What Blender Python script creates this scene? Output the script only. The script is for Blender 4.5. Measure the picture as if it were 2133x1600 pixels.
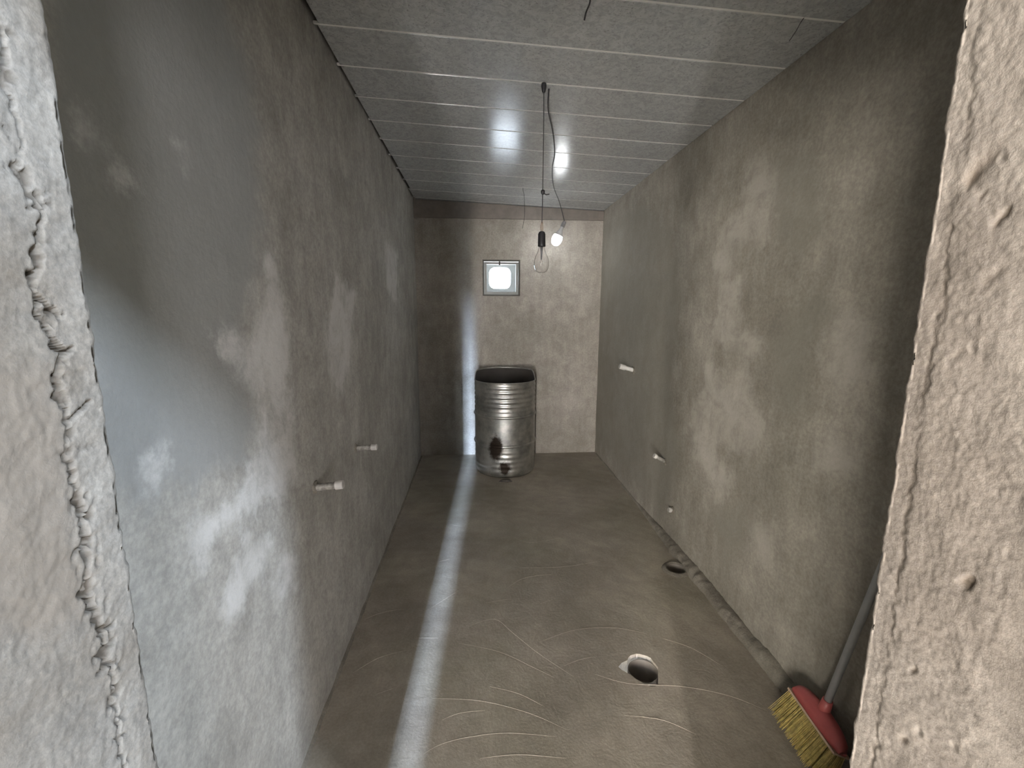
import bpy, bmesh, math, random
import numpy as np
from mathutils import Vector, Matrix, noise as mn

for o in list(bpy.data.objects):
    bpy.data.objects.remove(o, do_unlink=True)
SC = bpy.context.scene
COL = SC.collection
random.seed(7)

# ------------------------------------------------------------------ camera
CAM_H = 1.5
RM = np.array([[0.99703205, -0.00926252, 0.07642841],
               [-0.07690992, -0.1644281, 0.98338612],
               [0.00345834, -0.98634558, -0.16465247]])   # world <- (right, down, forward)
FPX = 927.0
cd = bpy.data.cameras.new('camera')
cd.sensor_fit = 'HORIZONTAL'; cd.sensor_width = 36.0; cd.lens = FPX / 2133.0 * 36.0
cd.clip_start = 0.02; cd.clip_end = 100
cam = bpy.data.objects.new('camera', cd); COL.objects.link(cam)
X, Y, Z = RM[:, 0], -RM[:, 1], -RM[:, 2]
cam.matrix_world = Matrix(((X[0], Y[0], Z[0], 0), (X[1], Y[1], Z[1], 0), (X[2], Y[2], Z[2], CAM_H), (0, 0, 0, 1)))
SC.camera = cam

# ------------------------------------------------------------------ world, lights, exposure
SC.view_settings.view_transform = 'Standard'
SC.view_settings.look = 'None'
SC.view_settings.gamma = 1.0
SC.view_settings.use_curve_mapping = False
SC.view_settings.exposure = 0.0
wd = bpy.data.worlds.new('sky'); SC.world = wd; wd.use_nodes = True
bg = wd.node_tree.nodes['Background']
bg.inputs['Color'].default_value = (0.82, 0.90, 1.0, 1); bg.inputs['Strength'].default_value = 130.0

def area(name, loc, target, sx, sy, power, color, portal=False, spread=180):
    l = bpy.data.lights.new(name, 'AREA'); l.shape = 'RECTANGLE'; l.size = sx; l.size_y = sy
    l.energy = power; l.color = color; l.spread = math.radians(spread)
    if portal: l.cycles.is_portal = True
    o = bpy.data.objects.new(name, l); COL.objects.link(o); o.location = loc
    d = (Vector(target) - Vector(loc)).normalized()
    z = -d; x = Vector((0, 0, 1)).cross(z).normalized(); y = z.cross(x)
    o.matrix_world = Matrix(((x.x, y.x, z.x, loc[0]), (x.y, y.y, z.y, loc[1]), (x.z, y.z, z.z, loc[2]), (0, 0, 0, 1)))
    return o
# the passage behind the doorway: added lamps stand in for unseen daylight, no windows built
area('added_gap_lamp', (-1.40, -20, 6.5), (-0.08, 4.5, 0.6), 0.20, 7.0, 20000, (0.56, 0.73, 1.0))  # added far lamp, drives the strip of light through the gap
area('added_narrow_lamp', (-0.605, -2.94, 0.95), (0.3, 3.0, 1.0), 0.075, 1.6, 195, (1.0, 0.94, 0.88))  # added lamp before a solid wall, stands in for daylight
area('added_side_fill', (-1.17, -2.94, 1.0), (0.3, 2.0, 1.0), 0.9, 1.6, 165, (1.0, 0.94, 0.88))  # added fill for the right side, no opening there
area('added_warm_lamp', (-2.20, -2.90, 1.35), (0.2, 0.4, 1.3), 0.9, 1.3, 290, (1.0, 0.94, 0.84))  # added warm lamp on the left, no window behind it
area('added_cool_lamp', (1.98, -1.40, 3.28), (-0.3, 0.5, 0.9), 0.17, 0.5, 230, (0.72, 0.84, 1.0))  # added cool lamp, set high so the lintel cuts its light
area('added_passage_fill', (1.30, -2.94, 1.2), (0.0, 1.0, 1.4), 0.55, 1.7, 120, (0.98, 0.96, 1.0))  # added fill for the left wall
area('added_low_fill', (1.96, -1.42, 1.3), (-0.3, 0.6, 1.4), 0.24, 1.3, 14, (0.88, 0.95, 1.0))  # added weak fill for the upper near left wall
area('vent_portal', (0.24, 4.74, 1.81), (0.24, 3.0, 1.81), 0.36, 0.36, 1, (1, 1, 1), portal=True)

# ------------------------------------------------------------------ helpers
def ray(px, py):
    return RM @ np.array([px - 1066.5, py - 800.0, FPX])
def on_axis(px, py, ax, val):
    d = ray(px, py); o = np.array([0, 0, CAM_H]); t = (val - o[ax]) / d[ax]; return o + t * d

def srgb(r, g, b):
    f = lambda c: (c / 255 / 12.92) if c / 255 <= 0.04045 else ((c / 255 + 0.055) / 1.055) ** 2.4
    return (f(r), f(g), f(b), 1)

def tag(o, label=None, cat=None, group=None, kind=None):
    if label: o['label'] = label
    if cat: o['category'] = cat
    if group: o['group'] = group
    if kind: o['kind'] = kind
    return o

def link(name, me, mat=None, parent=None, smooth=False):
    o = bpy.data.objects.new(name, me); COL.objects.link(o)
    if mat is not None:
        me.materials.clear(); me.materials.append(mat)
    if parent is not None: o.parent = parent
    if smooth: me.polygons.foreach_set('use_smooth', [True] * len(me.polygons))
    return o

def mesh(name, verts, faces):
    me = bpy.data.meshes.new(name); me.from_pydata([tuple(map(float, v)) for v in verts], [], faces); me.update(); return me

def empty(name, loc):
    o = bpy.data.objects.new(name, None); COL.objects.link(o); o.location = loc; o.empty_display_size = 0.05; return o

def box_bm(bm, x0, x1, y0, y1, z0, z1):
    r = bmesh.ops.create_cube(bm, size=1.0)
    for v in r['verts']:
        v.co = Vector(((x0 + x1) / 2 + v.co.x * (x1 - x0), (y0 + y1) / 2 + v.co.y * (y1 - y0), (z0 + z1) / 2 + v.co.z * (z1 - z0)))
    return r['verts']

def bm_mesh(name, bm, bevel=0):
    if bevel:
        bmesh.ops.bevel(bm, geom=bm.edges[:], offset=bevel, segments=2, affect='EDGES', profile=0.5)
    bmesh.ops.recalc_face_normals(bm, faces=bm.faces[:])
    me = bpy.data.meshes.new(name); bm.to_mesh(me); bm.free(); return me

def box(name, ext, mat, parent=None, bevel=0, off=(0, 0, 0)):
    bm = bmesh.new(); box_bm(bm, *ext)
    for v in bm.verts: v.co -= Vector(off)
    return link(name, bm_mesh(name, bm, bevel), mat, parent)

def lathe(name, prof, seg=48, close=False):
    """prof: (r, z) list; turned about z"""
    vs, fs = [], []
    n = len(prof)
    for i in range(seg):
        a = 2 * math.pi * i / seg
        for r, z in prof: vs.append((r * math.cos(a), r * math.sin(a), z))
    for i in range(seg):
        j = (i + 1) % seg
        for k in range(n - 1 + (1 if close else 0)):
            k2 = (k + 1) % n
            fs.append((i * n + k, j * n + k, j * n + k2, i * n + k2))
    return mesh(name, vs, fs)

def tube(name, pts, r, seg=8, cap=True):
    pts = [Vector(p) for p in pts]; rs = r if isinstance(r, (list, tuple)) else [r] * len(pts)
    vs, fs = [], []
    up = Vector((0.13, 0.31, 0.94)).normalized()
    for i, p in enumerate(pts):
        t = (pts[min(i + 1, len(pts) - 1)] - pts[max(i - 1, 0)]).normalized()
        a = t.cross(up)
        if a.length < 0.05: a = t.cross(Vector((1, 0, 0)))
        a.normalize(); b = t.cross(a)
        for k in range(seg):
            an = 2 * math.pi * k / seg
            vs.append(p + a * (rs[i] * math.cos(an)) + b * (rs[i] * math.sin(an)))
    for i in range(len(pts) - 1):
        for k in range(seg):
            k2 = (k + 1) % seg
            fs.append((i * seg + k, i * seg + k2, (i + 1) * seg + k2, (i + 1) * seg + k))
    if cap:
        fs.append(tuple(reversed(range(seg)))); fs.append(tuple(range((len(pts) - 1) * seg, len(pts) * seg)))
    return mesh(name, vs, fs)

def smooth_path(pts, n=8):
    """Catmull-Rom through pts"""
    P = [Vector(p) for p in pts]; out = []
    for i in range(len(P) - 1):
        p0, p1, p2, p3 = P[max(i - 1, 0)], P[i], P[i + 1], P[min(i + 2, len(P) - 1)]
        for k in range(n):
            t = k / n
            out.append(0.5 * ((2 * p1) + (p2 - p0) * t + (2 * p0 - 5 * p1 + 4 * p2 - p3) * t * t + (3 * p1 - p0 - 3 * p2 + p3) * t ** 3))
    out.append(P[-1]); return out

def nz(x, y, z, s=1.0): return mn.noise(Vector((x * s, y * s, z * s)))
def fbm(x, y, z, s=1.0, o=4): return mn.fractal(Vector((x * s, y * s, z * s)), 1.0, 2.0, o)

def seg_dist(U, V, a, b):
    ax, ay = a; bx, by = b; dx, dy = bx - ax, by - ay
    t = np.clip(((U - ax) * dx + (V - ay) * dy) / (dx * dx + dy * dy + 1e-12), 0, 1)
    return np.hypot(U - ax - t * dx, V - ay - t * dy)

def poly_sdf(U, V, poly):
    d = np.full(U.shape, 9.0); ins = np.zeros(U.shape, bool)
    for i in range(len(poly)):
        a, b = poly[i], poly[(i + 1) % len(poly)]
        d = np.minimum(d, seg_dist(U, V, a, b))
        c = ((a[1] > V) != (b[1] > V)) & (U < (b[0] - a[0]) * (V - a[1]) / (b[1] - a[1] + 1e-12) + a[0])
        ins ^= c
    return np.where(ins, d, -d)

# ------------------------------------------------------------------ materials
class NT:
    def __init__(s, name):
        s.m = bpy.data.materials.new(name); s.m.use_nodes = True
        s.t = s.m.node_tree; s.b = s.t.nodes['Principled BSDF']
        s.tc = s.t.nodes.new('ShaderNodeTexCoord')
        s.out = s.tc.outputs['Object']
    def n(s, typ, **kw):
        nd = s.t.nodes.new(typ)
        for k, v in kw.items(): setattr(nd, k, v)
        return nd
    def lk(s, a, b): s.t.links.new(a, b)
    def mapping(s, scale=(1, 1, 1), rot=(0, 0, 0), loc=(0, 0, 0)):
        m = s.n('ShaderNodeMapping'); s.lk(s.out, m.inputs['Vector'])
        m.inputs['Scale'].default_value = scale; m.inputs['Rotation'].default_value = rot; m.inputs['Location'].default_value = loc
        return m.outputs['Vector']
    def noise(s, scale, detail=4, rough=0.55, vec=None, dist=0.0):
        n = s.n('ShaderNodeTexNoise'); s.lk(vec if vec is not None else s.out, n.inputs['Vector'])
        n.inputs['Scale'].default_value = scale; n.inputs['Detail'].default_value = detail
        n.inputs['Roughness'].default_value = rough; n.inputs['Distortion'].default_value = dist
        return n.outputs['Fac']
    def vor(s, scale, vec=None, feature='F1'):
        n = s.n('ShaderNodeTexVoronoi', feature=feature); s.lk(vec if vec is not None else s.out, n.inputs['Vector'])
        n.inputs['Scale'].default_value = scale; return n.outputs['Distance']
    def attr(s, name):
        n = s.n('ShaderNodeAttribute', attribute_name=name); return n.outputs['Fac']
    def rng(s, v, a, b, c=0.0, d=1.0, smooth=True):
        n = s.n('ShaderNodeMapRange'); n.interpolation_type = 'SMOOTHSTEP' if smooth else 'LINEAR'
        s.lk(v, n.inputs['Value'])
        for k, x in zip(('From Min', 'From Max', 'To Min', 'To Max'), (a, b, c, d)): n.inputs[k].default_value = x
        return n.outputs['Result']
    def math(s, op, a, b):
        n = s.n('ShaderNodeMath', operation=op)
        for i, x in enumerate((a, b)):
            if isinstance(x, (int, float)): n.inputs[i].default_value = x
            else: s.lk(x, n.inputs[i])
        return n.outputs[0]
    def mix(s, fac, a, b, blend='MIX'):
        n = s.n('ShaderNodeMix', data_type='RGBA', blend_type=blend)
        if isinstance(fac, (int, float)): n.inputs[0].default_value = fac
        else: s.lk(fac, n.inputs[0])
        for i, x in ((6, a), (7, b)):
            if isinstance(x, tuple): n.inputs[i].default_value = x
            else: s.lk(x, n.inputs[i])
        return n.outputs[2]
    def bump(s, h, strength=0.3, dist=0.01, prev=None):
        n = s.n('ShaderNodeBump'); n.inputs['Strength'].default_value = strength; n.inputs['Distance'].default_value = dist
        s.lk(h, n.inputs['Height'])
        if prev is not None: s.lk(prev, n.inputs['Normal'])
        return n.outputs['Normal']
    def set(s, color=None, rough=None, normal=None, **kw):
        for key, v in (('Base Color', color), ('Roughness', rough), ('Normal', normal)) + tuple(kw.items()):
            if v is None: continue
            if isinstance(v, (int, float, tuple)): s.b.inputs[key].default_value = v
            else: s.lk(v, s.b.inputs[key])
        return s.m

def plaster(name, c_lo, c_hi, dry=None, damp_shade=None, bumpy=0.35, fine=70, streak=(6, 6, 1.2), contrast=(0.35, 0.68), pits=0.0, crack=None, mott=8):
    s = NT(name)
    base = s.mix(s.rng(s.noise(1.7, 7, 0.6), *contrast), c_lo, c_hi)
    st = s.noise(3.0, 5, 0.6, s.mapping(streak))
    base = s.mix(s.rng(st, 0.25, 0.75), s.mix(1.0, base, (0.84, 0.84, 0.84, 1), 'MULTIPLY'), base)
    fn = s.noise(fine, 4, 0.7)
    base = s.mix(s.rng(fn, 0.25, 0.75, 0, 1), s.mix(1.0, base, (0.80, 0.80, 0.80, 1), 'MULTIPLY'), s.mix(1.0, base, (1.12, 1.12, 1.11, 1), 'MULTIPLY'))
    mo = s.noise(mott, 8, 0.72, dist=0.4)
    base = s.mix(s.rng(mo, 0.3, 0.7), s.mix(1.0, base, (0.83, 0.825, 0.815, 1), 'MULTIPLY'), s.mix(1.0, base, (1.10, 1.10, 1.09, 1), 'MULTIPLY'))
    edge = s.noise(11, 9, 0.72); big = s.noise(3.4, 4, 0.6)
    wob = s.math('ADD', s.math('MULTIPLY', s.math('SUBTRACT', edge, 0.5), 0.24), s.math('MULTIPLY', s.math('SUBTRACT', big, 0.5), 0.16))
    if damp_shade is not None:
        f = s.rng(s.math('ADD', s.attr('damp_shade'), wob), -0.05, 0.07)  # darker zones: damp patches and painted shade
        base = s.mix(s.math('MULTIPLY', f, damp_shade[1]), base, damp_shade[0])
    if dry is not None:
        f = s.rng(s.math('ADD', s.attr('dry'), wob), -0.03, 0.05)
        f = s.math('MULTIPLY', f, s.rng(s.noise(7, 7, 0.7, dist=0.8), 0.32, 0.62, 0.25, 1.0))
        base = s.mix(s.math('MULTIPLY', f, dry[1]), base, dry[0])
    if crack is not None: base = s.mix(s.attr('crack'), base, crack)
    h = s.math('ADD', s.math('MULTIPLY', s.noise(14, 6, 0.65), 1.0), s.math('MULTIPLY', fn, 0.25))
    if pits:
        v = s.vor(38, s.mapping((1, 1, 0.8)))
        pit = s.math('MULTIPLY', s.rng(v, 0.0, 0.22, -1.0, 0.0), s.rng(s.noise(11, 2), 0.5, 0.62))
        h = s.math('ADD', h, s.math('MULTIPLY', pit, pits))
    return s.set(base, 0.92, s.bump(h, bumpy, 0.012), **{'Specular IOR Level': 0.25})

def simple(name, col, rough=0.5, metal=0.0, var=0.15, scale=20, bump=0.0, **kw):
    s = NT(name)
    lo = tuple(c * (1 - var) for c in col[:3]) + (1,); hi = tuple(min(1, c * (1 + var)) for c in col[:3]) + (1,)
    nn = s.noise(scale, 4, 0.6)
    nrm = s.bump(nn, bump, 0.004) if bump else None
    return s.set(s.mix(s.rng(nn, 0.3, 0.7), lo, hi), rough, nrm, Metallic=metal, **kw)

C_LO, C_HI = (0.33, 0.31, 0.28, 1), (0.42, 0.40, 0.36, 1)
M_LEFT = plaster('plaster_left', (0.36, 0.345, 0.315, 1), (0.46, 0.445, 0.41, 1), dry=((0.58, 0.57, 0.545, 1), 0.8), damp_shade=((0.255, 0.257, 0.247, 1), 0.85), bumpy=0.3)
M_RIGHT = plaster('plaster_right', (0.31, 0.285, 0.245, 1), (0.42, 0.39, 0.345, 1), dry=((0.49, 0.46, 0.41, 1), 0.65), damp_shade=((0.255, 0.24, 0.205, 1), 0.6), bumpy=0.3)
M_BACK = plaster('plaster_back', (0.36, 0.328, 0.29, 1), (0.46, 0.42, 0.38, 1), bumpy=0.25)
M_JAMB_L = plaster('plaster_jamb_rough', (0.185, 0.160, 0.130, 1), (0.305, 0.295, 0.275, 1), bumpy=0.26, fine=220, pits=0.0, contrast=(0.40, 0.60), mott=22, damp_shade=((0.212, 0.186, 0.155, 1), 0.8), crack=(0.075, 0.062, 0.048, 1))  # brown zone and dark cracks carry shade put into the colour
M_JAMB_R = plaster('plaster_jamb_pitted', (0.195, 0.170, 0.149, 1), (0.275, 0.246, 0.220, 1), bumpy=0.32, mott=22, fine=220, pits=0.7, contrast=(0.4, 0.62), crack=(0.15, 0.12, 0.095, 1))
M_HALL = plaster('plaster_passage', C_LO, C_HI)

def floor_material():
    s = NT('cement_screed')
    base = s.mix(s.rng(s.noise(1.6, 6, 0.6), 0.35, 0.66), (0.285, 0.250, 0.210, 1), (0.395, 0.352, 0.300, 1))
    # sweeping trowel strokes: distorted rings
    w = s.n('ShaderNodeTexWave', wave_type='RINGS', rings_direction='Z'); s.lk(s.mapping((1, 1, 1), loc=(0.3, -1.3, 0)), w.inputs['Vector'])
    w.inputs['Scale'].default_value = 3.2; w.inputs['Distortion'].default_value = 7; w.inputs['Detail'].default_value = 4; w.inputs['Detail Scale'].default_value = 1.1
    base = s.mix(s.rng(w.outputs['Fac'], 0.1, 0.9), s.mix(1.0, base, (0.95, 0.95, 0.95, 1), 'MULTIPLY'), base)
    mo = s.noise(7, 8, 0.7, dist=0.7)
    base = s.mix(s.rng(mo, 0.3, 0.7), s.mix(1.0, base, (0.86, 0.86, 0.84, 1), 'MULTIPLY'), s.mix(1.0, base, (1.08, 1.07, 1.05, 1), 'MULTIPLY'))
    base = s.mix(s.rng(s.noise(1.1, 3), 0.4, 0.62), base, s.mix(1.0, base, (0.95, 0.965, 0.92, 1), 'MULTIPLY'))
    fn = s.noise(90, 4, 0.7)
    base = s.mix(s.rng(fn, 0.25, 0.75), s.mix(1.0, base, (0.84, 0.84, 0.84, 1), 'MULTIPLY'), s.mix(1.0, base, (1.1, 1.1, 1.1, 1), 'MULTIPLY'))
    h = s.math('ADD', s.math('MULTIPLY', s.noise(11, 6, 0.62, dist=0.6), 1.0), s.math('ADD', s.math('MULTIPLY', fn, 0.32), s.math('MULTIPLY', w.outputs['Fac'], 0.04)))
    return s.set(base, 0.55, s.bump(h, 0.30, 0.012), **{'Specular IOR Level': 0.35})
M_FLOOR = floor_material()

def pvc_material():
    s = NT('pvc_panel')
    v = s.noise(26, 7, 0.7, dist=1.6)
    fl = s.noise(120, 3, 0.6)
    base = s.mix(s.rng(v, 0.36, 0.62), (0.37, 0.38, 0.382, 1), (0.50, 0.512, 0.512, 1))
    base = s.mix(s.rng(fl, 0.55, 0.72), base, (0.26, 0.265, 0.26, 1))
    return s.set(base, 0.22, s.bump(s.noise(2.2, 2), 0.05, 0.02), **{'Specular IOR Level': 0.5})
M_PVC = pvc_material()
M_SEAM = simple('pvc_white_joint', (0.80, 0.80, 0.77, 1), 0.35, var=0.05)
M_LATH = simple('dark_roof_lath', (0.05, 0.042, 0.035, 1), 0.9)
M_PLANK = simple('weathered_plank', (0.19, 0.165, 0.145, 1), 0.75, scale=9, bump=0.2)
M_MORTAR = plaster('rough_mortar', (0.20, 0.18, 0.15, 1), (0.31, 0.285, 0.245, 1), bumpy=0.8, fine=110)

# ------------------------------------------------------------------ setting
XL, XR, YB, YI, YO = -0.593, 1.243, 4.50, 0.453, 0.20       # side walls, back wall, doorway wall inner and outer face
JL, JR = -0.361, 0.471                                        # door reveals
HB = -3.0                                                     # far side of the passage
def zc(x): return 2.53 - 0.041 * (x - XL)                     # the ceiling falls slightly to the right

def wall_grid(name, x, us, vs, mat, sign, amp, dry=(), damp_shade=(), seed=0.0):
    """side wall at x, us along y, vs along z; sign = direction of the outside"""
    U, V = np.meshgrid(us, vs, indexing='ij'); nu, nv = len(us), len(vs)
    verts = []
    for i in range(nu):
        for j in range(nv):
            u, v = float(us[i]), float(vs[j])
            d = amp * (fbm(u + seed, v, seed, 1.6, 3) + 0.25 * nz(u, v, seed, 9))
            verts.append((x + sign * d, u, v))
    faces = []
    for i in range(nu - 1):
        for j in range(nv - 1):
            a = i * nv + j; f = (a, a + nv, a + nv + 1, a + 1)
            faces.append(f if sign < 0 else f[::-1])
    me = mesh(name, verts, faces)
    for nm, polys in (('dry', dry), ('damp_shade', damp_shade)):
        F = np.full(U.shape, -0.12)
        for poly in polys:
            pp = [(lambda q: (q[1], q[2]))(on_axis(px, py, 0, x)) for px, py in poly]
            F = np.maximum(F, poly_sdf(U, V, pp))
        a = me.attributes.new(nm, 'FLOAT', 'POINT'); a.data.foreach_set('value', np.clip(F, -0.12, 0.12).ravel().astype(np.float32))
    o = link(name, me, mat, smooth=True)
    md = o.modifiers.new('thickness', 'SOLIDIFY'); md.thickness = 0.18; md.offset = -1
    return o

ys = np.concatenate([np.arange(YI, 1.8, 0.014), np.arange(1.8, 3.0, 0.022), np.arange(3.0, 4.72, 0.035), [4.72]])
zs = np.arange(-0.1, 2.76, 0.02)
dry_l = [[(556, 545), (545, 640), (520, 690), (470, 690), (425, 672), (415, 700), (465, 755), (520, 820), (545, 900), (520, 960), (480, 1030), (405, 1085), (402, 1120), (428, 1165), (450, 1120), (520, 1085), (580, 1075), (625, 1000), (610, 800), (590, 640)],
         [(500, 1090), (572, 1120), (545, 1190), (520, 1215), (495, 1290), (448, 1285), (470, 1220), (492, 1150)],
         [(590, 1140), (625, 1170), (620, 1220), (588, 1245), (575, 1210)],
         [(240, 335), (262, 340), (268, 365), (258, 385), (245, 360)],
         [(355, 285), (380, 295), (398, 340), (385, 360), (368, 320)],
         [(300, 945), (345, 935), (355, 970), (330, 1010), (300, 1000)],
         [(180, 255), (187, 257), (186, 266), (179, 266)],
         [(700, 560), (740, 600), (730, 760), (700, 840), (675, 700)],
         [(800, 500), (830, 520), (825, 640), (805, 600)]]
damp_shade_l = [[(60, -200), (430, -100), (530, 150), (540, 400), (535, 600), (505, 690), (540, 860), (520, 960), (420, 1020), (250, 1060), (140, 1000)]]  # upper darkening: damp plaster plus painted upper edge of the cool light
wall_l = tag(wall_grid('wall_left', XL, ys, zs, M_LEFT, -1, 0.006, dry_l, damp_shade_l, 3.1), 'grey cement plastered left wall with pale dry patches', kind='structure')
dry_r = [[(1560, 330), (1600, 300), (1610, 400), (1600, 500), (1560, 520), (1530, 570), (1490, 560), (1500, 470), (1550, 420)],
         [(1500, 590), (1540, 580), (1545, 680), (1600, 700), (1585, 740), (1520, 740), (1480, 700)],
         [(1470, 760), (1560, 750), (1570, 830), (1600, 900), (1560, 960), (1500, 940), (1490, 1010), (1450, 950), (1440, 860)],
         [(1700, 700), (1770, 640), (1815, 690), (1810, 780), (1760, 830), (1710, 790)],
         [(1700, 920), (1790, 900), (1800, 970), (1750, 1020), (1690, 990)],
         [(1570, 1080), (1610, 1090), (1600, 1190), (1570, 1170)],
         [(1495, 960), (1530, 990), (1520, 1060), (1490, 1040)],
         [(1800, 190), (1808, 190), (1812, 275), (1800, 275)]]
damp_dark_r = [[(1245, 470), (1330, 430), (1400, 470), (1420, 600), (1400, 800), (1420, 960), (1380, 1080), (1300, 980), (1240, 920)],
          [(1600, 300), (1700, 330), (1720, 480), (1660, 560), (1610, 480)],
          [(1600, 700), (1700, 600), (1750, 640), (1690, 720), (1690, 860), (1620, 880)],
          [(1470, 1050), (1560, 1040), (1560, 1150), (1510, 1200)],
          [(1640, 1420), (1690, 1385), (1760, 1400), (1790, 1480), (1700, 1470)]]  # last one: darker patch low by the broom
wall_r = tag(wall_grid('wall_right', XR, ys, zs, M_RIGHT, 1, 0.006, dry_r, damp_dark_r, 8.4), 'brown grey cement plastered right wall, blotchy', kind='structure')

def boolean(o, cutters):
    for c in cutters:
        md = o.modifiers.new('cut', 'BOOLEAN'); md.operation = 'DIFFERENCE'; md.object = c; md.solver = 'EXACT'
    dg = bpy.context.evaluated_depsgraph_get(); ev = o.evaluated_get(dg)
    me = bpy.data.meshes.new_from_object(ev); o.modifiers.clear(); old = o.data; o.data = me
    for c in cutters: bpy.data.objects.remove(c, do_unlink=True)
    return o

def prism(name, poly, z0, z1):
    n = len(poly)
    vs = [(x, y, z0) for x, y in poly] + [(x, y, z1) for x, y in poly]
    fs = [tuple(reversed(range(n))), tuple(range(n, 2 * n))] + [(i, (i + 1) % n, n + (i + 1) % n, n + i) for i in range(n)]
    return link(name, mesh(name, vs, fs))

# back wall with the vent opening
WX0, WX1, WZ0, WZ1 = 0.056, 0.426, 1.634, 1.982
wb = box('wall_back', (XL - 0.18, XR + 0.18, YB, YB + 0.26, -0.1, 2.8), M_BACK)
cut = box('cutter', (WX0, WX1, YB - 0.1, YB + 0.5, WZ0, WZ1), M_BACK)
bpy.context.view_layer.update(); boolean(wb, [cut])
tag(wb, 'plastered end wall with a small square vent window', kind='structure')

# floor slab with two drain holes
def ring(cx, cy, rx, ry, n, wob, seed):
    out = []
    for i in range(n):
        a = 2 * math.pi * i / n
        k = 1 + wob * nz(math.cos(a) * 1.3 + seed, math.sin(a) * 1.3, seed, 1.5)
        out.append((cx + rx * k * math.cos(a), cy + ry * k * math.sin(a)))
    return out
fl = box('floor', (XL - 0.1, XR + 0.1, HB - 0.1, YB + 0.1, -0.16, 0.0), M_FLOOR)
h1 = ring(0.688, 1.615, 0.066, 0.083, 28, 0.22, 2.2)
h1[12] = (h1[12][0] - 0.018, h1[12][1]); h1[13] = (h1[13][0] - 0.038, h1[13][1]); h1[14] = (h1[14][0] - 0.030, h1[14][1]); h1[15] = (h1[15][0] - 0.012, h1[15][1])
c1 = prism('cutter', h1, -0.3, 0.1)
c2 = prism('cutter', ring(1.150, 2.315, 0.058, 0.062, 32, 0.05, 5.0), -0.3, 0.1)
bpy.context.view_layer.update(); boolean(fl, [c1, c2])
tag(fl, 'troweled grey brown cement floor with two drain holes', kind='structure')
ridges = [[(880, 1572), (920, 1550), (980, 1535), (1060, 1527), (1160, 1535)], [(900, 1455), (1000, 1460), (1100, 1485), (1180, 1520)],
          [(955, 1340), (1040, 1358), (1110, 1390), (1155, 1412)], [(975, 1305), (1030, 1290), (1070, 1320), (1120, 1360), (1195, 1410)],
          [(1125, 1337), (1200, 1312), (1280, 1308), (1345, 1320)], [(1175, 1387), (1205, 1375), (1232, 1369)],
          [(886, 1274), (930, 1246), (968, 1222)], [(868, 1329), (912, 1329)], [(933, 1092), (964, 1097)],
          [(1085, 1073), (1140, 1068), (1205, 1073)], [(1080, 1183), (1170, 1181), (1250, 1169)], [(1012, 1256), (1060, 1248)],
          [(735, 1402), (790, 1370), (850, 1354)], [(782, 1447), (830, 1430)], [(1125, 1258), (1150, 1249)],
          [(1240, 1405), (1310, 1424), (1420, 1430), (1520, 1450), (1600, 1482)], [(1100, 1040), (1170, 1036), (1240, 1044)],
          [(1060, 1112), (1100, 1130), (1170, 1120)], [(905, 1172), (936, 1165)], [(1300, 1490), (1380, 1500), (1450, 1530)],
          [(1020, 1430), (1080, 1445), (1130, 1470)], [(1050, 1230), (1090, 1205), (1150, 1196)], [(760, 1290), (800, 1275), (850, 1268)],
          [(1380, 1330), (1440, 1350), (1500, 1385)], [(1000, 1580), (1080, 1572), (1180, 1580)], [(920, 1500), (960, 1485), (1010, 1480)]]
vs, fs = [], []
for rg in ridges:
    pts = smooth_path([on_axis(px, py, 2, 0.0) for px, py in rg], 6)
    n = len(pts)
    for i, p in enumerate(pts):
        t = (pts[min(i + 1, n - 1)] - pts[max(i - 1, 0)]).normalized(); s = Vector((-t.y, t.x, 0))
        e = math.sin(math.pi * (i + 0.3) / (n - 0.4)) ** 0.5; wdt = 0.0016 * e + 0.0003
        k = len(vs)
        vs += [p - s * wdt + Vector((0, 0, -0.0005)), p + Vector((0, 0, 0.0011 * e)), p + s * wdt + Vector((0, 0, -0.0005))]
        if i: fs += [(k - 3, k, k + 1, k - 2), (k - 2, k + 1, k + 2, k - 1)]
tr = link('trowel_ridges', mesh('trowel_ridges', vs, fs), M_FLOOR, fl)

# ceiling: slab above, PVC panels and white joints below
def sloped_box(name, x0, x1, y0, y1, d0, d1, mat, parent=None, bevel=0):
    bm = bmesh.new(); box_bm(bm, x0, x1, y0, y1, 0, 1)
    for v in bm.verts: v.co.z = zc(v.co.x) + (d0 + (d1 - d0) * v.co.z)
    return link(name, bm_mesh(name, bm, bevel), mat, parent)
ceil = sloped_box('ceiling', XL - 0.15, XR + 0.15, YI - 0.05, YB + 0.2, 0.05, 0.12, M_LATH)
tag(ceil, 'ceiling clad in glossy grey plastic panels with white joints', kind='structure')
seams = [0.44, 0.726, 1.012, 1.298, 1.584, 1.876, 2.156, 2.441, 2.714, 2.995, 3.283, 3.575, 3.86, 4.15, 4.43]
for i in range(len(seams)):
    y0 = seams[i]; y1 = seams[i + 1] if i + 1 < len(seams) else YB + 0.02
    sloped_box('ceiling_panel', XL + 0.012 + 0.014 * abs(nz(i * 1.7, 0.3, 0.9, 1.0)) * 2, XR - 0.003, y0 + 0.006, y1 - 0.006, 0.0, 0.01, M_PVC, ceil, 0.0015)
    sloped_box('joint_strip', XL + 0.005, XR - 0.004, y0 - 0.0055, y0 + 0.0055, 0.0015, 0.009, M_SEAM, ceil)
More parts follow.
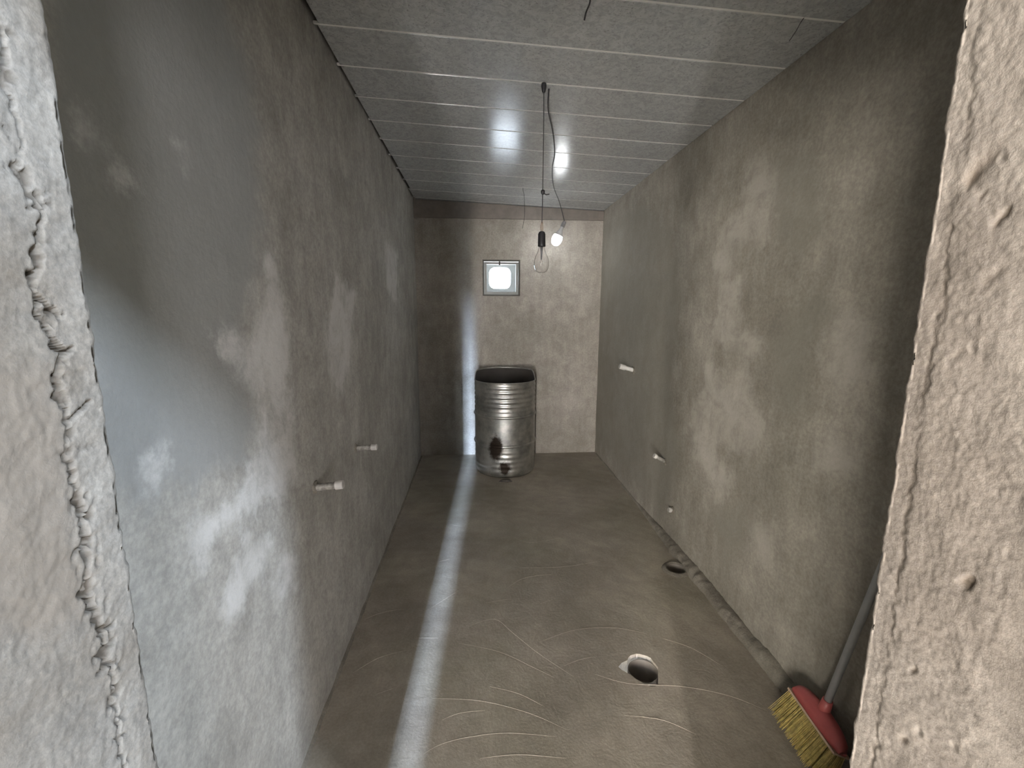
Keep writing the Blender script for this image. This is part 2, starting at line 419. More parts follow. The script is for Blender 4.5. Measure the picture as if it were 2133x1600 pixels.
# plank closing the ceiling against the end wall
bm = bmesh.new(); vv = box_bm(bm, XL, XR, YB - 0.024, YB, 0, 1)
for v in bm.verts: v.co.z = zc(v.co.x) - 0.003 if v.co.z > 0.5 else 2.362 + 0.002 * v.co.x
tag(link('trim_1', bm_mesh('trim_1', bm, 0.003), M_PLANK), 'brownish plank between ceiling and end wall', kind='structure')

# rough mortar ledge along the foot of the right wall
vs, fs = [], []
LY = np.arange(1.30, 4.45, 0.012); prof = np.linspace(0, 1, 9)
for i, y in enumerate(LY):
    fade = 1.0 if y < 2.5 else max(0.25, 1 - (y - 2.5) / 1.0)
    if y < 1.42: fade *= max(0.1, (y - 1.30) / 0.12)
    w = (0.050 + 0.014 * nz(0, y, 0, 7) + 0.008 * nz(0, y, 4, 31)) * fade; h = (0.050 + 0.012 * nz(3, y, 0, 6) + 0.006 * nz(3, y, 4, 33)) * fade
    for t in prof:
        a = t * math.pi / 2
        x = XR + 0.012 - (w + 0.012) * math.cos(a) ** 0.8; z = h * math.sin(a) ** 0.8 - 0.003
        r = 0.008 * nz(x, y, z, 40) * fade * math.sin(2 * a)
        vs.append((x - r, y, z + r))
    if i:
        for k in range(8):
            b = i * 9 + k; fs.append((b - 9, b, b + 1, b - 8))
tag(link('baseboard_right', mesh('baseboard_right', vs, fs), M_MORTAR, smooth=True), 'lumpy mortar ledge along the foot of right wall', kind='structure')
vs, fs = [], []
LY = np.arange(0.46, 4.49, 0.015)
for i, y in enumerate(LY):
    w = 0.010 + 0.006 * nz(1, y, 7, 9) + 0.004 * nz(1, y, 4, 37); h = 0.012 + 0.008 * nz(5, y, 0, 8)
    for t in np.linspace(0, 1, 5):
        a = t * math.pi / 2
        vs.append((XL - 0.012 + (w + 0.014) * math.cos(a), y, h * math.sin(a) - 0.002))
    if i:
        for k in range(4):
            b = i * 5 + k; fs.append((b - 5, b - 4, b + 1, b))
tag(link('baseboard_left', mesh('baseboard_left', vs, fs), M_MORTAR, smooth=True), 'thin mortar bead along the foot of left wall', kind='structure')

# doorway wall: two broken-edged jambs and the lintel over them
crack_px = [(0, 60), (15, 190), (35, 255), (42, 350), (62, 395), (78, 422), (85, 470), (66, 600), (75, 640), (128, 735), (116, 790), (140, 880), (136, 930), (150, 1000), (170, 1050), (173, 1100), (182, 1180), (177, 1235), (205, 1290), (215, 1340), (235, 1420), (240, 1490), (250, 1560), (268, 1640)]
branch_px = [[(42, 350), (12, 268), (0, 240)], [(60, 412), (104, 400)], [(52, 432), (105, 428)], [(128, 738), (152, 728)], [(140, 880), (188, 835)], [(136, 934), (198, 934)], [(78, 625), (128, 655)], [(200, 1372), (242, 1330)], [(205, 1402), (240, 1382)], [(212, 1318), (238, 1300)], [(0, 350), (45, 340)], [(160, 1150), (190, 1120)], [(235, 1545), (262, 1530)]]
dent_r = [((2042, 345), 24, 0.0032), ((2020, 365), 12, 0.0028), ((2085, 450), 9, 0.004), ((2100, 432), 6, 0.003), ((2035, 420), 8, 0.002), ((1985, 470), 7, 0.0025), ((2008, 1210), 8, 0.005), ((2016, 1219), 7, 0.005), ((1995, 735), 7, 0.0015), ((2060, 580), 14, 0.0015), ((1905, 1395), 7, 0.003), ((1880, 1540), 8, 0.003), ((2075, 1545), 7, 0.003)]
line_r = [(2048, 0), (2030, 110), (2022, 200), (2002, 320), (1988, 400), (1972, 500), (1960, 640), (1932, 770), (1905, 950), (1882, 1100), (1862, 1250), (1850, 1340), (1832, 1450), (1812, 1600)]

def jamb(xr, sgn, mat, parent):
    """solid wall end: outer face, reveal at xr, inner face; sgn = +1 if the reveal looks to +x"""
    far = -4.0 if sgn > 0 else 3.7
    prof = []                                                   # (x, y, detail)
    for x in np.linspace(far, xr - sgn * 0.02, 6): prof.append((x, YO, 0))
    for a in (0.3, 0.7, 1.0): prof.append((xr - sgn * 0.012 * (1 - math.sin(a * math.pi / 2)), YO + 0.012 * (1 - math.cos(a * math.pi / 2)), 0.3))
    for y in np.arange(YO + 0.02, 0.32, 0.02): prof.append((xr, y, 1))
    for y in np.arange(0.325, YI - 0.007, 0.0017): prof.append((xr, y, 1))
    for a in np.linspace(0, 1, 5): prof.append((xr - sgn * 0.007 * (1 - math.cos(a * math.pi / 2)), YI - 0.007 + 0.007 * math.sin(a * math.pi / 2), 0.8))
    for x in np.linspace(0.012, 0.06, 8): prof.append((xr - sgn * x, YI, 0.3))
    wall_end = (XL - 0.05) if sgn > 0 else (XR + 0.05)
    for x in np.linspace(xr - sgn * 0.09, wall_end, 5): prof.append((x, YI, 0))
    for x in np.linspace(wall_end - sgn * 0.1, far, 4): prof.append((x, YI, 0))
    zz = np.concatenate([np.arange(-0.05, 0.80, 0.03), np.arange(0.80, 1.92, 0.0023), np.arange(1.92, 1.961, 0.02)])
    P = np.array([(p[0], p[1]) for p in prof]); D = np.array([p[2] for p in prof])
    Yg = np.repeat(P[:, 1][:, None], len(zz), 1); Zg = np.repeat(zz[None, :], len(P), 0)
    to = lambda q: (lambda w: (float(w[1]), float(w[2])))(on_axis(q[0], q[1], 0, xr))
    cut = np.zeros(Yg.shape)
    if sgn > 0:
        lines = [(list(map(to, crack_px)), 0.0015, 0.016)] + [(list(map(to, b)), 0.0012, 0.010) for b in branch_px]
    else:
        lines = [(list(map(to, line_r)), 0.0028, 0.0011)]
    main = lines[0][0]
    jit = np.array([[0.005 * nz(float(Yg[i, j]), float(Zg[i, j]), 1.7, 60) + 0.0045 * nz(float(Yg[i, j]), float(Zg[i, j]), 3.7, 140) for j in range(len(zz))] if D[i] > 0 else [0] * len(zz) for i in range(len(P))])
    var = np.array([[nz(0.3, float(z), 9.1, 14) for z in zz]])
    for pl, w, dep in lines:
        d = np.full(Yg.shape, 9.0)
        for a, b in zip(pl[:-1], pl[1:]): d = np.minimum(d, seg_dist(Yg + jit, Zg + jit * 0.7, a, b))
        ww = w * (1.0 + 0.9 * np.clip(var, -0.6, 1))
        cut = np.maximum(cut, dep * np.clip(0.55 + 1.3 * var, 0.2 if sgn > 0 else 0.0, 1) * np.exp(-(d / ww) ** 4))
    if sgn > 0:     # crumbled stretch of the crack
        zk = np.array([q[1] for q in main]); yk = np.array([q[0] for q in main]); order = np.argsort(zk)
        yc = np.interp(Zg, zk[order], yk[order])
        band = np.exp(-((Yg - yc - 0.003) / 0.010) ** 2) * np.exp(-((Zg - 1.24) / 0.10) ** 2)
        cut += 0.007 * band * np.clip(jit / 0.0016 - 0.3, 0, 1)
        chips = np.exp(-((Yg - yc - 0.002) / 0.007) ** 2)
        cut += 0.0035 * chips * np.clip(jit / 0.0014 - 0.9, 0, 1)
        step = 1 / (1 + np.exp(-(Yg - yc + jit) / 0.0016)); proud = 0.0009 * step
    else:
        zk = np.array([q[1] for q in main]); yk = np.array([q[0] for q in main]); order = np.argsort(zk)
        yc = np.interp(Zg, zk[order], yk[order]); proud = -0.0016 / (1 + np.exp(-(Yg - yc + jit) / 0.002))
        for (px, py), rad, dep in dent_r:
            c = to((px, py)); rr = rad * 0.0006
            dd = np.hypot((Yg - c[0]) * 1.2 + jit * 1.1, (Zg - c[1]) * 1.2 + (Yg - c[0]) * 0.9 - jit * 0.9)
            cut += dep * np.exp(-(dd / rr) ** 2)
    vs = []
    for i in range(len(P)):
        for j in range(len(zz)):
            x, y = P[i]; z = float(zz[j]); k = D[i]
            if k > 0:
                r = 0.0016 * fbm(y, z, xr, 26, 3) + 0.0008 * nz(y, z, xr, 170)
                off = k * (float(proud[i, j]) + r - float(cut[i, j]))
                x = x + sgn * off
                if k < 1 and y > 0.4: y += 0.0035 * nz(x * 0, z, 5.5, 28) + 0.0022 * nz(x * 0, z, 2.5, 90)
            vs.append((x, y, z))
    nz_ = len(zz); fs = []
    for i in range(len(P) - 1):
        for j in range(nz_ - 1):
            a = i * nz_ + j; f = (a, a + nz_, a + nz_ + 1, a + 1)
            fs.append(f if sgn > 0 else f[::-1])
    me = mesh('jamb', vs, fs)
    a = me.attributes.new('crack', 'FLOAT', 'POINT')
    a.data.foreach_set('value', (np.clip(cut / (0.005 if sgn > 0 else 0.006), 0, 1) * (D[:, None] > 0.9)).ravel().astype(np.float32))  # cuts also darken the colour, shade painted inside them
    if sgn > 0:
        F = poly_sdf(Yg, Zg, [to(q_) for q_ in [(-120, 745), (120, 755), (150, 1000), (185, 1180), (195, 1300), (90, 1345), (-120, 1300)]]) * 3.5  # brown zone: shade painted on the middle of the reveal
        a = me.attributes.new('damp_shade', 'FLOAT', 'POINT'); a.data.foreach_set('value', np.clip(F, -0.12, 0.12).ravel().astype(np.float32))
    return link('jamb', me, mat, parent, smooth=True)

lintel = box('wall_front', (-4.0, 3.7, YO, YI, 1.95, 3.8), M_HALL)
tag(lintel, 'thick plastered wall with the open doorway', kind='structure')
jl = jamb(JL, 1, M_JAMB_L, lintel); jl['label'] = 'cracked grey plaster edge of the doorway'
jr = jamb(JR, -1, M_JAMB_R, lintel); jr['label'] = 'pinkish pitted plaster edge of the doorway'

# passage behind the doorway
def st(name, ext, mat, label): return tag(box(name, ext, mat), label, kind='structure')
SL0, SL1 = -0.524, -0.444
st('wall_passage_left', (-4.2, -4.0, HB - 0.2, YI, -0.1, 3.9), M_HALL, 'plastered end wall of the passage')
st('wall_passage_right', (3.7, 3.9, HB - 0.2, YI, -0.1, 3.9), M_HALL, 'plastered far end wall of the passage')
wp = st('wall_passage_back', (-4.0, SL0, HB - 0.12, HB, 0.0, 3.8), M_HALL, 'plastered wall across the passage with an added narrow gap')  # unseen wall, its gap added to shape the strip of light
box('wall_piece', (SL1, 3.7, HB - 0.12, HB, 0.0, 3.8), M_HALL, wp); box('wall_piece', (SL0, SL1, HB - 0.12, HB, 3.1, 3.8), M_HALL, wp)
st('wall_passage_added_bay', (1.62, 3.7, HB, -1.5, 0.0, 3.76), M_HALL, 'added plastered bay behind the cool lamp')  # unseen bay, added to carry the cool lamp closer in
st('ceiling_passage', (-4.2, 3.9, HB - 0.2, YI, 3.76, 3.86), M_HALL, 'plain plastered ceiling of the passage')
st('floor_passage', (-4.0, XL - 0.1, HB, YO, -0.12, -0.001), M_FLOOR, 'cement floor of the passage')
st('floor_passage_right', (XR + 0.1, 3.7, HB, YO, -0.12, -0.001), M_FLOOR, 'cement floor of the passage, right part')

# vent window
M_FRAME = simple('dark_window_frame', (0.060, 0.055, 0.045, 1), 0.6)
M_SASH = simple('pale_sash', (0.30, 0.30, 0.28, 1), 0.5, var=0.06)
M_SHEET = simple('pale_vent_plate', (0.24, 0.25, 0.25, 1), 0.6, var=0.05)
gs = NT('vent_glass'); M_GLASS = gs.set((0.95, 0.98, 1, 1), 0.02, None, **{'Transmission Weight': 1.0, 'IOR': 1.12})
win = empty('window_1', ((WX0 + WX1) / 2, YB, WZ0)); tag(win, 'small square vent window glowing with daylight in end wall', kind='structure')
wo = (win.location.x, win.location.y, win.location.z)
def frame_piece(name, x0, x1, z0, z1, t, y0, y1, mat, parent, bev=0.002):
    bm = bmesh.new()
    for e in ((x0, x1, z1 - t, z1), (x0, x1, z0, z0 + t), (x0, x0 + t, z0 + t, z1 - t), (x1 - t, x1, z0 + t, z1 - t)):
        box_bm(bm, e[0] - wo[0], e[1] - wo[0], y0 - wo[1], y1 - wo[1], e[2] - wo[2], e[3] - wo[2])
    return link(name, bm_mesh(name, bm), mat, parent)
frame_piece('frame', WX0, WX1, WZ0, WZ1, 0.014, YB - 0.008, YB + 0.05, M_FRAME, win)
frame_piece('sash', WX0 + 0.018, WX1 - 0.018, WZ0 + 0.018, WZ1 - 0.018, 0.022, YB + 0.02, YB + 0.05, M_SASH, win)
# plate with a round-cornered opening, deep in the wall
def rounded(x0, x1, z0, z1, r, n=8):
    out = []
    for cx, cz, a0 in ((x1 - r, z1 - r, 0), (x0 + r, z1 - r, 90), (x0 + r, z0 + r, 180), (x1 - r, z0 + r, 270)):
        for k in range(n + 1):
            a = math.radians(a0 + 90 * k / n); out.append((cx + r * math.cos(a), cz + r * math.sin(a)))
    return out
outer = rounded(WX0 + 0.004, WX1 - 0.004, WZ0 + 0.004, WZ1 - 0.004, 0.002); inner = rounded(0.125, 0.345, 1.712, 1.925, 0.06)
def plate(y0, y1):
    n = len(outer); vs = []
    for y in (y0, y1):
        for ring_ in (outer, inner): vs += [(x - wo[0], y - wo[1], z - wo[2]) for x, z in ring_]
    fs = []
    for i in range(n):
        j = (i + 1) % n
        fs += [(i, j, n + j, n + i), (2 * n + i, 3 * n + i, 3 * n + j, 2 * n + j), (n + i, n + j, 3 * n + j, 3 * n + i), (i, 2 * n + i, 2 * n + j, j)]
    return mesh('vent_plate', vs, fs)
link('vent_plate', plate(YB + 0.16, YB + 0.19), M_SHEET, win)
box('pane', (WX0 + 0.03, WX1 - 0.03, YB + 0.03, YB + 0.034, WZ0 + 0.03, WZ1 - 0.03), M_GLASS, win, off=wo)
box('catch', (0.215, 0.232, YB + 0.004, YB + 0.022, 1.93, 1.972), M_FRAME, win, 0.002, off=wo)

# ------------------------------------------------------------------ drum
def drum():
    s = NT('galvanised_steel')
    st_ = s.noise(7, 6, 0.65); fn = s.noise(45, 4, 0.6)
    base = s.mix(s.rng(st_, 0.3, 0.7), (0.30, 0.30, 0.285, 1), (0.60, 0.59, 0.55, 1))
    # black tar stains low on the camera side
    def spot(c, r):
        m = s.n('ShaderNodeVectorMath', operation='SUBTRACT'); s.lk(s.out, m.inputs[0]); m.inputs[1].default_value = c
        d = s.n('ShaderNodeVectorMath', operation='MULTIPLY'); s.lk(m.outputs[0], d.inputs[0]); d.inputs[1].default_value = (1 / r[0], 1 / r[1], 1 / r[2])
        l = s.n('ShaderNodeVectorMath', operation='LENGTH'); s.lk(d.outputs[0], l.inputs[0])
        return s.rng(s.math('ADD', l.outputs['Value'], s.math('MULTIPLY', s.math('SUBTRACT', s.noise(16, 5, 0.7), 0.5), 1.3)), 0.6, 1.15, 1, 0)
    tar = s.math('MAXIMUM', spot((-0.10, -0.27, 0.27), (0.07, 0.2, 0.13)), spot((-0.02, -0.28, 0.09), (0.06, 0.2, 0.07)))
    base = s.mix(tar, base, (0.035, 0.026, 0.020, 1))
    rough = s.math('ADD', s.rng(fn, 0.2, 0.8, 0.30, 0.46), s.math('MULTIPLY', tar, 0.3))
    m = s.set(base, rough, s.bump(s.noise(9, 4), 0.10, 0.02), Metallic=0.9)
    rust = simple('dark_drum_inside', (0.045, 0.038, 0.033, 1), 0.8, scale=12)
    root = empty('steel_drum', (0.252, 4.088, 0.0))
    tag(root, 'open galvanised steel drum standing by the end wall', 'drum')
    R, H = 0.282, 0.862
    prof = [(0.0, 0.022), (R - 0.06, 0.022), (R - 0.035, 0.010), (R - 0.018, 0.0), (R - 0.010, 0.012), (R - 0.004, 0.03)]
    z = 0.035
    while z < 0.25:
        prof.append((R - 0.001 + 0.0016 * math.sin(z * 2 * math.pi / 0.045), z)); z += 0.0075
    z = 0.25
    while z < 0.60:
        prof.append((R, z)); z += 0.02
    z = 0.60
    while z < H - 0.02:
        prof.append((R - 0.001 + 0.0032 * math.sin((z - 0.60) * 2 * math.pi / 0.042), z)); z += 0.006
    prof.append((R, H))
    def rise(me):
        for v in me.vertices:
            t = min(1, max(0, (v.co.y / R + 0.10) / 0.50)); k = min(1, max(0, (v.co.z - 0.74) / 0.12))
            v.co.z += 0.074 * t * t * (3 - 2 * t) * k
        return me
    link('body', rise(lathe('body', prof, 96)), m, root, smooth=True)
    link('inside', rise(lathe('inside', [(R - 0.004, H), (R - 0.0045, 0.80), (R - 0.005, 0.74), (R - 0.006, 0.05), (0.0, 0.045)], 96)), rust, root, smooth=True)
    def torus(zc_, r, rr): return lathe('ring', [(r + rr * math.cos(a), zc_ + 1.3 * rr * math.sin(a)) for a in np.linspace(0, 2 * math.pi, 10, endpoint=False)], 96, close=True)
    for zz in (0.555, 0.292): link('hoop', torus(zz, R + 0.002, 0.0095), m, root, smooth=True)
    link('rim', rise(torus(H, R - 0.001, 0.0050)), m, root, smooth=True)
drum()

# lump of mortar at the drum's foot
def lump(name, loc, r, mat, label, cat, sq=0.6, seed=0):
    bm = bmesh.new(); bmesh.ops.create_icosphere(bm, subdivisions=3, radius=1.0)
    for v in bm.verts:
        k = 1 + 0.35 * nz(v.co.x + seed, v.co.y, v.co.z, 1.7) + 0.12 * nz(v.co.x, v.co.y, v.co.z + seed, 5)
        v.co = Vector((v.co.x * r[0] * k, v.co.y * r[1] * k, max(v.co.z, -0.45) * r[2] * k + r[2] * 0.4))
    o = link(name, bm_mesh(name, bm), mat, smooth=True); o.location = loc
    if label: tag(o, label, cat)
    return o
M_LUMP = simple('dark_mortar_lump', (0.06, 0.052, 0.045, 1), 0.9, scale=60, bump=0.5)
lump('mortar_lump', (0.238, 3.735, 0.0), (0.052, 0.022, 0.016), M_LUMP, 'small dark lump on floor at the foot of the steel drum', 'lump', seed=1.4)

# ------------------------------------------------------------------ pendant bulbs
M_BLACK = simple('black_bakelite', (0.012, 0.012, 0.014, 1), 0.4)
M_CORD = simple('dark_cord', (0.03, 0.028, 0.03, 1), 0.6)
M_COPPER = simple('brownish_twin_wire', (0.16, 0.09, 0.04, 1), 0.5)
g2 = NT('bulb_glass'); M_BULB = g2.set((1, 1, 1, 1), 0.0, None, **{'Transmission Weight': 1.0, 'IOR': 1.25})
M_METAL = simple('bulb_cap_metal', (0.6, 0.6, 0.58, 1), 0.3, 1.0)
px_, py_ = 0.305, 2.155
ztop = zc(px_)
p = empty('pendant_bulb', (px_, py_, ztop)); tag(p, 'unlit clear glass bulb in black socket hanging on long cord, nearest', 'lamp', 'bare bulbs under the ceiling')
def rel(z): return z - ztop
link('ceiling_hook', lathe('ceiling_hook', [(0.0, 0.0), (0.011, 0.0), (0.013, -0.012), (0.008, -0.034), (0.003, -0.04), (0.0, -0.04)], 16), M_BLACK, p, smooth=True)
link('cord', tube('cord', smooth_path([(0, 0, -0.03), (0.002, 0.001, -0.2), (0.001, -0.002, -0.45), (0, 0, rel(1.90))], 8), 0.0022), M_CORD, p, smooth=True)
kn = lathe('knot', [(0.0, 0.013), (0.008, 0.008), (0.0095, 0.0), (0.007, -0.009), (0.0, -0.013)], 14)
k = link('knot', kn, M_BLACK, p, smooth=True); k.location = (0.002, -0.004, rel(2.035))
link('wire_tail', tube('wire_tail', [(0.004, -0.004, rel(2.03)), (0.018, -0.004, rel(2.024)), (0.032, -0.004, rel(2.027))], 0.0026), M_BLACK, k.parent, smooth=True)
for s_ in (-1, 1):
    link('twin_wire', tube('twin_wire', smooth_path([(0, 0, rel(1.91)), (s_ * 0.004, 0, rel(1.885)), (s_ * 0.003, 0, rel(1.855))], 6), 0.0015), M_COPPER, p, smooth=True)
link('socket', lathe('socket', [(0.0, rel(1.862)), (0.009, rel(1.862)), (0.014, rel(1.858)), (0.017, rel(1.85)), (0.018, rel(1.80)), (0.0185, rel(1.795)), (0.015, rel(1.793)), (0.0, rel(1.793))], 28), M_BLACK, p, smooth=True)
gl = [(0.0125, 1.795), (0.0135, 1.785), (0.017, 1.772), (0.0245, 1.756), (0.0315, 1.738), (0.0345, 1.72), (0.0335, 1.702), (0.028, 1.686), (0.0175, 1.6765), (0.0, 1.673)]
gl = [(v[0], v[1]) for v in smooth_path([(r, z, 0) for r, z in gl], 4)]; gl[-1] = (0.0, gl[-1][1])
bulb = link('bulb', lathe('bulb', [(r, rel(z)) for r, z in gl], 36), M_BULB, p, smooth=True)
md = bulb.modifiers.new('glass_thickness', 'SOLIDIFY'); md.thickness = 0.0009; md.offset = -1
link('stem', lathe('stem', [(0.0, rel(1.792)), (0.0065, rel(1.792)), (0.005, rel(1.765)), (0.003, rel(1.735)), (0.0, rel(1.733))], 16), simple('stem_glass', (0.45, 0.45, 0.47, 1), 0.2), bulb, smooth=True)
link('filament', tube('filament', smooth_path([(0, 0, rel(1.74)), (-0.012, 0, rel(1.722)), (-0.006, 0.008, rel(1.718)), (0.006, -0.008, rel(1.718)), (0.012, 0, rel(1.722)), (0, 0, rel(1.74))], 6), 0.0007), M_METAL, bulb, smooth=True)

# the lit bulb further back and the cord that feeds it along the ceiling
EM = NT('lit_bulb'); M_LIT = EM.set((1, 1, 1, 1), 0.4, None, **{'Emission Color': (0.93, 0.97, 1.0, 1), 'Emission Strength': 40.0})
q = empty('pendant_bulb', (0.802, 4.20, 2.293)); q['label'] = 'small lit white bulb near the end wall'; q['category'] = 'lamp'; q['group'] = 'bare bulbs under the ceiling'
bx, by, bz = 0.802, 4.20, 2.293
path = [(0.333, 2.19, zc(0.33) - 0.006), (0.36, 2.38, zc(0.36) - 0.012), (0.43, 2.66, zc(0.43) - 0.008), (0.50, 3.0, zc(0.5) - 0.006), (0.535, 3.30, zc(0.535) - 0.006), (0.61, 3.70, zc(0.61) - 0.010), (0.72, 4.02, zc(0.7) - 0.06), (bx, by, bz)]
link('cord', tube('cord', [Vector(v) - Vector((bx, by, bz)) for v in smooth_path(path, 8)], 0.0032), M_CORD, q, smooth=True)
ax = (Vector((0.726, 4.20, 2.12)) - Vector((bx, by, bz))).normalized()
rot = Vector((0, 0, -1)).rotation_difference(ax)
so = link('socket', lathe('socket', [(0.0, 0.006), (0.014, 0.004), (0.018, -0.01), (0.019, -0.05), (0.0, -0.052)], 24), M_BLACK, q, smooth=True)
so.rotation_mode = 'QUATERNION'; so.rotation_quaternion = rot
so.data.materials[0] = simple('grey_socket', (0.22, 0.22, 0.23, 1), 0.4)
pr = [(0.014, -0.05), (0.017, -0.075), (0.026, -0.10), (0.041, -0.135), (0.0465, -0.165), (0.044, -0.19), (0.032, -0.214), (0.015, -0.225), (0.0, -0.227)]
pr = [(v[0], v[1]) for v in smooth_path([(r, z, 0) for r, z in pr], 4)]; pr[-1] = (0.0, pr[-1][1])
lb = [v for v in pr if v[1] < -0.13]
nk = [v for v in pr if v[1] >= -0.137]
b2 = link('bulb', lathe('bulb', lb, 32), M_LIT, q, smooth=True); b2.rotation_mode = 'QUATERNION'; b2.rotation_quaternion = rot
b3 = link('bulb_neck', lathe('bulb_neck', nk, 32), simple('white_bulb_neck', (0.6, 0.6, 0.6, 1), 0.5, var=0.03), q, smooth=True); b3.rotation_mode = 'QUATERNION'; b3.rotation_quaternion = rot

# loose wire ends in the ceiling
def wire(pts, r, label):
    o = link('loose_wire', tube('loose_wire', smooth_path(pts, 6), r), M_CORD, smooth=True); tag(o, label, 'wire', 'loose wires at the ceiling')
wire([(0.372, 1.592, zc(0.37) + 0.004), (0.372, 1.60, zc(0.37) - 0.012), (0.368, 1.63, zc(0.37) - 0.02), (0.366, 1.645, zc(0.37) - 0.035)], 0.0028, 'short dark wire end poking from ceiling above the doorway')
wire([(1.095, 1.580, zc(1.095) + 0.004), (1.095, 1.600, zc(1.1) - 0.004), (1.11, 1.64, zc(1.11) - 0.004), (1.128, 1.70, zc(1.13) - 0.003)], 0.0013, 'thin dark wire lying on ceiling near the right wall')
wire([(0.385, 3.868, zc(0.38) + 0.004), (0.387, 3.87, zc(0.38) - 0.02), (0.405, 3.95, zc(0.40) - 0.05), (0.415, 4.02, 2.30), (0.40, 4.04, 2.20)], 0.0018, 'thin grey wire hanging from ceiling above the vent window')

# ------------------------------------------------------------------ pipe stubs in the walls
M_PPR = simple('white_ppr_pipe', (0.62, 0.60, 0.56, 1), 0.5, var=0.08, scale=40)
M_DUSTY = simple('cement_dusted_pipe', (0.30, 0.285, 0.255, 1), 0.85, var=0.45, scale=55, bump=0.4)
def stub(base, tip, r, label, capl=0.028, dusty=True):
    base, tip = Vector(base), Vector(tip); d = (tip - base).normalized(); L = (tip - base).length
    o = empty('pipe_stub', base); tag(o, label, 'pipe', 'water pipe stubs in the walls')
    link('pipe', tube('pipe', [-d * 0.04, d * (L * 0.5), d * (L - capl * 0.6)], [r, r, r * 1.02], 16), M_DUSTY if dusty else M_PPR, o, smooth=False)
    link('end_cap', tube('end_cap', [d * (L - capl), d * (L - capl * 0.96), d * (L - 0.004), d * L, d * L, d * (L - 0.02)], [r * 1.05, r * 1.28, r * 1.3, r * 1.22, r * 0.75, r * 0.7], 18), M_PPR, o)
    bm = bmesh.new(); bmesh.ops.create_icosphere(bm, subdivisions=3, radius=1.0)
    for v in bm.verts:
        k = 1 + 0.45 * nz(v.co.x + base.y, v.co.y, v.co.z, 2.2)
        v.co = Vector((v.co.x * 0.010 * k, v.co.y * r * 2.1 * k, v.co.z * r * 1.9 * k))
    link('mortar_collar', bm_mesh('mortar_collar', bm), M_MORTAR, o, smooth=True)
stub((XL, 2.12, 0.838), (-0.490, 2.12, 0.842), 0.0115, 'white pipe stub on left wall, the one farther from the doorway')
stub((XL, 1.577, 0.862), (-0.491, 1.577, 0.872), 0.0125, 'dusty white pipe stub on left wall, the one nearer the doorway')
stub((XR, 3.442, 1.026), (1.126, 3.442, 1.060), 0.0165, 'white pipe stub high on right wall, highest of the three there', 0.05, False)
stub((XR, 2.757, 0.503), (1.163, 2.757, 0.548), 0.012, 'white pipe stub midway up right wall, middle of the three there', 0.02)
stub((XR, 2.60, 0.232), (1.212, 2.60, 0.236), 0.012, 'short white pipe stub low on right wall above the far drain', 0.018, False)

# ------------------------------------------------------------------ drains
M_DRAIN = simple('grey_drain_plastic', (0.17, 0.15, 0.128, 1), 0.6, var=0.12, scale=25)
def drain(c, r, z1, label, lip=0.0, tilt=0.0):
    o = empty('drain_pipe', (c[0], c[1], -0.14)); tag(o, label, 'drain', 'floor drains')
    D = 0.14 + z1
    link('pipe', lathe('pipe', [(0.0, 0.0), (r - 0.004, 0.0), (r - 0.004, D), (r - 0.002, D + 0.003), (r, D), (r, 0.0)], 36), M_DRAIN, o, smooth=True)
    if lip:
        vs_ = [(r - 0.003, D - 0.002), (r + 0.003, D + lip), (r + 0.012, D + lip * 0.8), (r + 0.03, 0.139)]
        me = lathe('rim', vs_, 36)
        for v in me.vertices: v.co.z += 0.004 * nz(v.co.x, v.co.y, 0, 20)
        link('rim', me, M_MORTAR, o, smooth=True)
drain((0.690, 1.618), 0.064, -0.014, 'open drain pipe in a rough round hole in floor, nearer one')
drain((1.150, 2.315), 0.053, 0.004, 'round drain pipe with raised mortar rim beside right wall', 0.008)

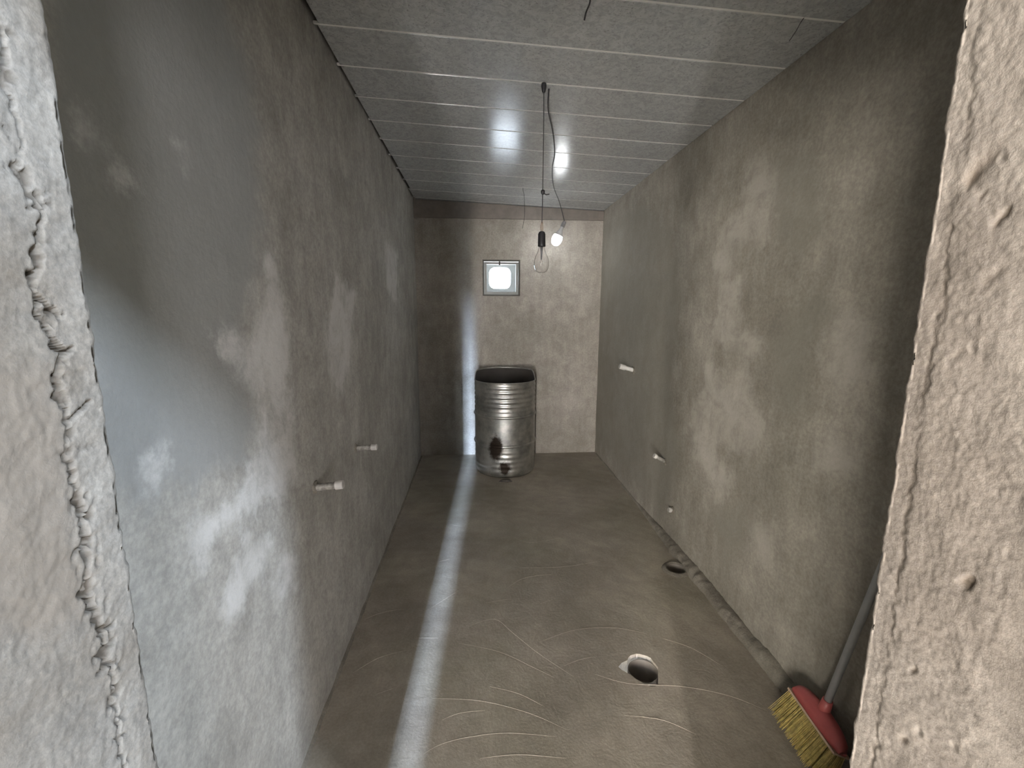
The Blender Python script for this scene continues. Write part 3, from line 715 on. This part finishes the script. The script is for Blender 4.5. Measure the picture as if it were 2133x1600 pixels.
# ------------------------------------------------------------------ broom
def broom():
    root = empty('broom', (1.12, 1.24, 0.0)); tag(root, 'broom with red head and yellow bristles leaning on right wall', 'broom')
    B0 = Vector((1.12, 1.24, 0.0))
    M_RED = simple('red_plastic', (0.43, 0.10, 0.095, 1), 0.4, var=0.12, scale=14)
    M_BR = simple('yellow_bristle', (0.54, 0.43, 0.16, 1), 0.7, var=0.3, scale=60)
    M_HAN = simple('grey_handle', (0.42, 0.43, 0.44, 1), 0.4, var=0.06)
    lng = Vector((0.06, 1.0, 0.06)).normalized()
    up = (Vector((1.158, 1.235, 0.118)) - Vector((1.106, 1.243, 0.0))); up = (up - lng * up.dot(lng)).normalized()
    th = lng.cross(up).normalized()
    c = Vector((1.153, 1.236, 0.108)) - B0                      # middle of the head's underside
    def P(a, b, h): return c + lng * a + th * b + up * h
    # head: a dome seen from the side, rounded over its thickness
    vs, fs = [], []; na, nb = 25, 13; half = 0.118
    for i in range(na):
        a = -half + 2 * half * i / (na - 1); e = math.sqrt(max(0, 1 - (a / half) ** 2)); hgt = 0.014 + 0.044 * e ** 0.9; tk = 0.014 + 0.014 * e
        for j in range(nb):
            t = math.pi * j / (nb - 1)
            vs.append(P(a, tk * math.cos(t) * (1 if 0 < j < nb - 1 else 1), hgt * math.sin(t) ** 0.55))
    for i in range(na - 1):
        for j in range(nb - 1):
            k = i * nb + j; fs.append((k, k + 1, k + nb + 1, k + nb))
        fs.append((i * nb + nb - 1, i * nb, (i + 1) * nb, (i + 1) * nb + nb - 1))
    fs.append(tuple(range(nb))); fs.append(tuple(reversed(range((na - 1) * nb, na * nb))))
    head = link('head', mesh('head', vs, fs), M_RED, root, smooth=True)
    # pale lip under the head
    vs = [P(a, b, h) for a in (-half, half) for b in (-0.030, 0.030) for h in (-0.006, 0.001)]
    fs = [(0, 1, 3, 2), (4, 6, 7, 5), (0, 4, 5, 1), (2, 3, 7, 6), (0, 2, 6, 4), (1, 5, 7, 3)]
    link('head_edge', mesh('head_edge', vs, fs), simple('pale_red_edge', (0.50, 0.36, 0.26, 1), 0.5), head)
    hb = P(0.0, 0, 0.04); col = P(0.0, 0, 0.055)
    top = Vector((1.2225, 1.085, 1.06)) - B0
    d = (top - hb).normalized()
    link('ferrule', tube('ferrule', [hb, hb + d * 0.02, hb + d * 0.055, hb + d * 0.056], [0.021, 0.018, 0.0155, 0.012], 20), M_RED, head, smooth=True)
    link('handle', tube('handle', [hb + d * 0.05, hb + d * 0.5, top, top + d * 0.006], [0.0115, 0.0115, 0.0115, 0.006], 18), M_HAN, root, smooth=True)
    # bristles: several hundred bent tapered straws
    rnd = random.Random(4); vs, fs = [], []
    for n in range(1300):
        a = rnd.uniform(-half * 0.96, half * 0.96); b = rnd.uniform(-0.026, 0.026)
        flare = 1.0 + rnd.uniform(-0.03, 0.05); r = rnd.uniform(0.0009, 0.0014)
        L = rnd.uniform(0.098, 0.116)
        pts = []
        for t in (0, 0.5, 1.0):
            q_ = P(a * (1 + 0.06 * t * flare), b * (1 + 0.9 * t) + rnd.uniform(-0.0015, 0.0015) * t, -L * t)
            if (q_ + B0).z < 0.002: q_.z = 0.002 - B0.z
            pts.append(q_)
        k = len(vs)
        for i_, q_ in enumerate(pts):
            rr = r * (1 - 0.3 * i_ / 2)
            vs += [q_ + lng * rr, q_ + (th * 0.87 - lng * 0.5) * rr, q_ - (th * 0.87 + lng * 0.5) * rr]
        for i_ in range(2):
            for m_ in range(3):
                m2 = (m_ + 1) % 3; fs.append((k + i_ * 3 + m_, k + i_ * 3 + m2, k + i_ * 3 + 3 + m2, k + i_ * 3 + 3 + m_))
    for m_ in range(4):                                          # strays
        a = -half * 0.8 + 0.05 * m_
        p0, p1 = P(a, 0.03, -0.06), P(a - 0.03, 0.10 - 0.01 * m_, -0.098); p1.z = max(p1.z, 0.003)
        k = len(vs); rr = 0.0011
        for q_ in (p0, p1): vs += [q_ + up * rr, q_ + lng * rr, q_ - lng * rr]
        for z_ in range(3):
            z2 = (z_ + 1) % 3; fs.append((k + z_, k + z2, k + 3 + z2, k + 3 + z_))
    tag(link('bristles', mesh('bristles', vs, fs), M_BR, root), kind='stuff')
broom()
